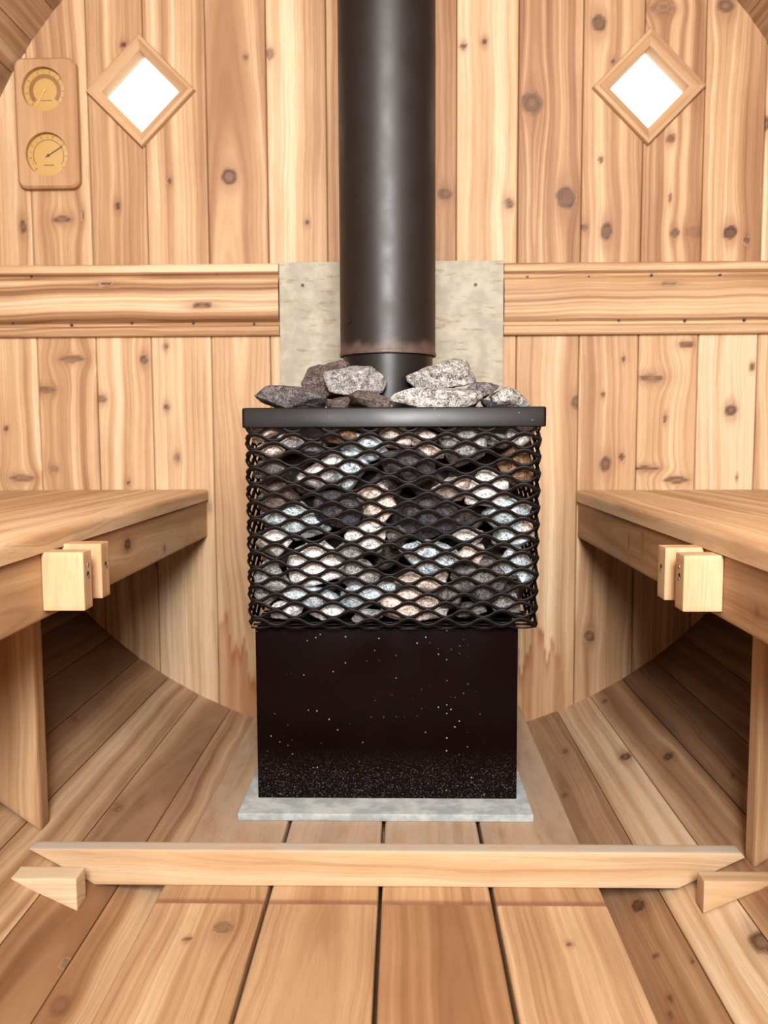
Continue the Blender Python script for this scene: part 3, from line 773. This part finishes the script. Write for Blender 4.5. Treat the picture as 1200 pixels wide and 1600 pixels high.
for k, (cx, cy, w, h, tone, lab) in enumerate(CAGE):
    px, py = 360+cx/2.308, 540+cy/2.308
    big = w*h > 9000
    dep = .052 if big else .042
    y = 1.3015+dep/2+(.0 if big else rs.uniform(.0, .012))
    X = at(px, py, 1, 1.318); s = 1.318/F_PX/2.308*1.07
    X[0] = min(max(X[0], CX0+.004+w*s/2), CX1-.006-w*s/2)
    me = rock(1200+k, w*s, dep, h*s*1.06, 4)
    o = link('sauna_stone', me, STONE[tone]); o.location = (X[0], y, max(X[2], .298+h*s*.53)); o.rotation_euler = (0, math.radians(rs.uniform(-9, 9)), 0)
    tag(o, lab, 'stone', 'stones in the basket against the mesh')
back_lab = 'dark stone deeper in the basket, seen only through gaps between the front stones'
proto = [link('sauna_stone', rock(1500+k, .056, .044, .048, 3), STONE[t]) for k, t in enumerate(('dark', 'umber', 'black'))]
for p_ in proto: tag(p_, back_lab, 'stone', 'stones deeper in the basket')
n_ = 0
for j in range(5):
    for i in range(7):
        o = proto[n_ % 3] if n_ < 3 else proto[n_ % 3].copy()
        if n_ >= 3: C.objects.link(o)
        o.location = (CX0+.038+.0620*i+rs.uniform(-.006, .006)-(.01 if j % 2 else 0)+.004, 1.388+rs.uniform(-.004, .004), .332+.0605*j)
        o.rotation_euler = (rs.uniform(-.3, .3), rs.uniform(-.5, .5), rs.uniform(-.4, .4)); n_ += 1

# ================================================================== BENCHES
def bench(side):
    if side < 0: xe, zt, zb, za = -.392, .4785, .4560, .3755
    else: xe, zt, zb, za = .4055, .4745, .4500, .3720
    s = side; yb = YB-.003; ya = Y_FRONT+.04
    lab = 'left cedar bench running along the barrel wall, with two small blocks on its apron' if s < 0 else 'right cedar bench running along the barrel wall, with two small blocks on its apron'
    b = thing('sauna_bench', lab, 'bench', (xe, .5, barrel_z(xe)), 'benches along the barrel walls')
    inv = Matrix.Translation(b.location).inverted()
    def p(o): o.matrix_parent_inverse = inv; return o
    xw = abs(X0+s*math.sqrt(R*R-(zb-ZC)**2)-0)-.004                     # where the top meets the staves
    cuts = [abs(xe), abs(xe)+.150, abs(xe)+.302, xw] if s > 0 else [abs(xe), abs(xe)+.165, abs(xe)+.320, xw]
    for k in range(3):
        a, c = cuts[k]+(.0032 if k else 0), cuts[k+1]
        x0, x1 = (s*a, s*c) if s > 0 else (s*c, s*a)
        p(long_board('top_plank', x0, x1, ya, yb, zt, zt-zb, Grain(60+k+(5 if s > 0 else 0), (.20, .26, .32)[k], 1.10, 1.5, flat=(k == 0)), b, r=.006 if k == 0 else .004, du=.006, dv=.008))
    # apron, face towards the aisle
    H = zb-za; prof = board_profile(H, .032, .0035, .005)
    vs = np.concatenate([np.arange(ya, .6, .05), np.arange(.6, yb, .006), [yb]])
    P, F = sweep(prof, vs)
    xf = xe+s*.004
    kn = [(-(.0105), 1.298, .011, .014, .95), (.022, 1.50, .006, .006, .6)] if s < 0 else [(.0, 1.42, .018, .003, .5), (.012, 1.34, .016, .003, .5), (-.010, .905, .006, .006, .4)]
    a = Acc(); a.add(P*np.array([1, 1, 1]), F, Grain(80+s, .46, 1.0, 1.6, kn, flat=True), ((xf, 0, (za+zb)/2), (0, 0, -s*-1), (0, 1, 0), (-s, 0, 0)))
    p(link('apron', a.mesh('apron', 30), CEDAR, b))
    # leg plank standing on the staves
    if s < 0: xi, xo, y0, y1 = -.470, -.625, 1.118, 1.150
    else: xi, xo, y0, y1 = .4770, .632, 1.048, 1.080
    poly = [(xi, barrel_z(xi)-.001), (xo, barrel_z(xo)-.001), (xo, zb), (xi, zb)]
    p(wood_solid('leg', *prism_y(poly, y0, y1), ((1, 0, 0), (0, 0, 1), (0, 1, 0)), Grain(84+s, .46 if s < 0 else .34, .98, 1.4), b, .005, .006, .012))
    # two blocks screwed to the apron with a slot between them
    if s < 0: blocks = [(.982, 1.009, .3865, .4565, -.3455), (1.042, 1.071, .3900, .4590, -.3455)]
    else: blocks = [(1.000, 1.031, .3815, .4490, .3625), (1.064, 1.094, .3830, .4500, .3600)]
    for q, (y0, y1, z0, z1, xin) in enumerate(blocks):
        x0, x1 = (xf+.0005, xin) if s < 0 else (xin, xf-.0005)
        blk = p(wood_solid('slot_block', box_pts(x0, x1, y0, y1, z0, z1), BOXF, ((1, 0, 0), (0, 0, 1), (0, 1, 0)), Grain(90+q+2*s, .27, 1.03, .9, flat=True), b, .0012, .004, .008))
        bm = bmesh.new(); zz = (z0+z1)/2+.004
        for dz in ((0,) if q else (0, .014)):
            bm_cyl(bm, (xin-s*-.0004, (y0+y1)/2+.002, zz+dz), (-s, 0, 0), .0026, .0009, 16)
        sc = p(bm_obj('screw', bm, STEEL, blk)); sc.matrix_parent_inverse = Matrix.Identity(4); sc.parent = blk
        bm = bmesh.new(); bm_cyl(bm, (xin+s*.0005, (y0+y1)/2, zz+.003), (-s, 0, 0), .0034, .0008, 16)
        h = bm_obj('screw_hole', bm, NAIL, blk); h.parent = blk
    return b
bench(-1); bench(1)

# ================================================================== THERMOMETER
plq = thing('wall_thermometer', 'wooden wall plaque with a thermometer dial above a hygrometer dial, left of the left window', 'thermometer', (-.7105, YB, 1.246))
W2, H2, TH, RD = .0650, .1315, .020, .0445
def rrect(w, h, r, seg=6):
    out = []
    for cx, cz, a0 in ((w-r, h-r, 0), (-w+r, h-r, 90), (-w+r, -h+r, 180), (w-r, -h+r, 270)):
        for k in range(seg+1): a = math.radians(a0+90*k/seg); out.append((cx+r*math.cos(a), cz+r*math.sin(a)))
    return out
DIALS = [(-.0035, .0680), (-.0010, -.0630)]
bm = bmesh.new()
def ring_verts(pts, y): return [bm.verts.new((x, y, z)) for x, z in pts]
def bridge(a, b):
    n = len(a)
    for k in range(n): bm.faces.new((a[k], a[(k+1) % n], b[(k+1) % n], b[k]))
o0 = ring_verts(rrect(W2, H2, .018), 0); o1 = ring_verts(rrect(W2, H2, .018), -TH+.005); o2 = ring_verts(rrect(W2-.0045, H2-.0045, .0145), -TH)
bridge(o0, o1); bridge(o1, o2); bm.faces.new(o0)
edges_ = [bm.edges.get((o2[k], o2[(k+1) % len(o2)])) for k in range(len(o2))]
for (dx, dz) in DIALS:
    cir = [(dx+RD*math.cos(2*math.pi*k/48), dz+RD*math.sin(2*math.pi*k/48)) for k in range(48)]
    a = ring_verts(cir, -TH); c = ring_verts(cir, -TH+.012); bridge(a, c)
    edges_ += [bm.edges.get((a[k], a[(k+1) % 48])) for k in range(48)]
bmesh.ops.triangle_fill(bm, use_beauty=True, use_dissolve=False, edges=edges_)
bmesh.ops.recalc_face_normals(bm, faces=bm.faces)
me = bpy.data.meshes.new('plaque'); bm.to_mesh(me); bm.free()
co = np.zeros(len(me.vertices)*3); me.vertices.foreach_get('co', co); co = co.reshape(-1, 3)
a = Acc(); a.wood(np.stack([co[:, 0], co[:, 2], co[:, 1]], 1), Grain(97, .52, 1.05, .5, flat=False)); put_attrs(me, {k: np.concatenate(v) for k, v in a.A.items()}); finish(me, 30)
link('plaque', me, CEDAR, plq)
def disc(bm, c, r0, r1, y, a0=0, a1=360, seg=48):
    pa = []
    for k in range(seg+1):
        a = math.radians(a0+(a1-a0)*k/seg); pa.append(a)
    for k in range(seg):
        q = []
        for r, a in ((r0, pa[k]), (r1, pa[k]), (r1, pa[k+1]), (r0, pa[k+1])): q.append(bm.verts.new((c[0]+r*math.cos(a), y, c[1]+r*math.sin(a))))
        bm.faces.new(q[::-1])
    bmesh.ops.remove_doubles(bm, verts=bm.verts, dist=1e-6)
def bar(bm, p, q, w, y, th=.0005):
    p, q = Vector(p), Vector(q); d = (q-p).normalized()*1; n = Vector((-d.y, d.x))*w/2
    A = [(p+n), (q+n), (q-n), (p-n)]; vs = [bm.verts.new((v.x, y, v.y)) for v in A]+[bm.verts.new((v.x, y-th, v.y)) for v in A]
    for f in BOXF: bm.faces.new([vs[i] for i in f])
for n, c in enumerate(DIALS):
    nm = ('thermometer_dial', 'hygrometer_dial')[n]; yd = -TH+.0105
    bm = bmesh.new(); bm_cyl(bm, (c[0], yd+.0012, c[1]), (0, -1, 0), RD-.0004, .0012, 64)
    d = bm_obj(nm, bm, GOLD, plq); d['label'] = ('gold thermometer dial with a brown band', 'gold hygrometer dial with a thin arc')[n]
    bm = bmesh.new()
    if n == 0: disc(bm, c, RD*.56, RD*.76, yd-.0003, -40, 225)
    else: disc(bm, c, RD*.70, RD*.745, yd-.0003, -35, 215)
    bm_obj('scale_band', bm, GOLD_DARK, d, 0)
    bm = bmesh.new()
    for k in range(15):
        t = math.radians(-40+265*k/14); e = Vector((math.cos(t), math.sin(t)))
        bar(bm, Vector(c)+e*RD*.80, Vector(c)+e*RD*(.93 if k % 2 == 0 else .87), .0011 if k % 2 == 0 else .0007, yd-.0001)
    if n == 0: bar(bm, (c[0]-.009, c[1]-.0195), (c[0]+.014, c[1]-.0195), .0012, yd-.0001)
    else: bar(bm, (c[0]-.0105, c[1]-.0195), (c[0]+.011, c[1]-.0195), .0016, yd-.0001)
    bm_obj('scale_marks', bm, INK, d, 0)
    t = math.radians(240 if n == 0 else 31); e = Vector((math.cos(t), math.sin(t)))
    bm = bmesh.new(); bar(bm, Vector(c)-e*.007, Vector(c)+e*RD*.80, .0015, yd-.0018); bm_cyl(bm, (c[0], yd-.0010, c[1]), (0, -1, 0), .0024, .0022, 20)
    bm_obj('needle', bm, NEEDLE_GOLD if n == 0 else INK2, d, 0)
    bm = bmesh.new()                                                    # slightly domed cover glass
    rings = []
    for rr_, yy in ((RD-.0006, 0), (RD*.8, -.0012), (RD*.5, -.0021), (RD*.2, -.0025)):
        rings.append([bm.verts.new((c[0]+rr_*math.cos(2*math.pi*k/48), yd-.0042+yy, c[1]+rr_*math.sin(2*math.pi*k/48))) for k in range(48)])
    for a_, b_ in zip(rings[:-1], rings[1:]):
        for k in range(48): bm.faces.new((a_[k], a_[(k+1) % 48], b_[(k+1) % 48], b_[k]))
    bm.faces.new(rings[-1])
    bm_obj('cover_glass', bm, GLASS, d, 40)
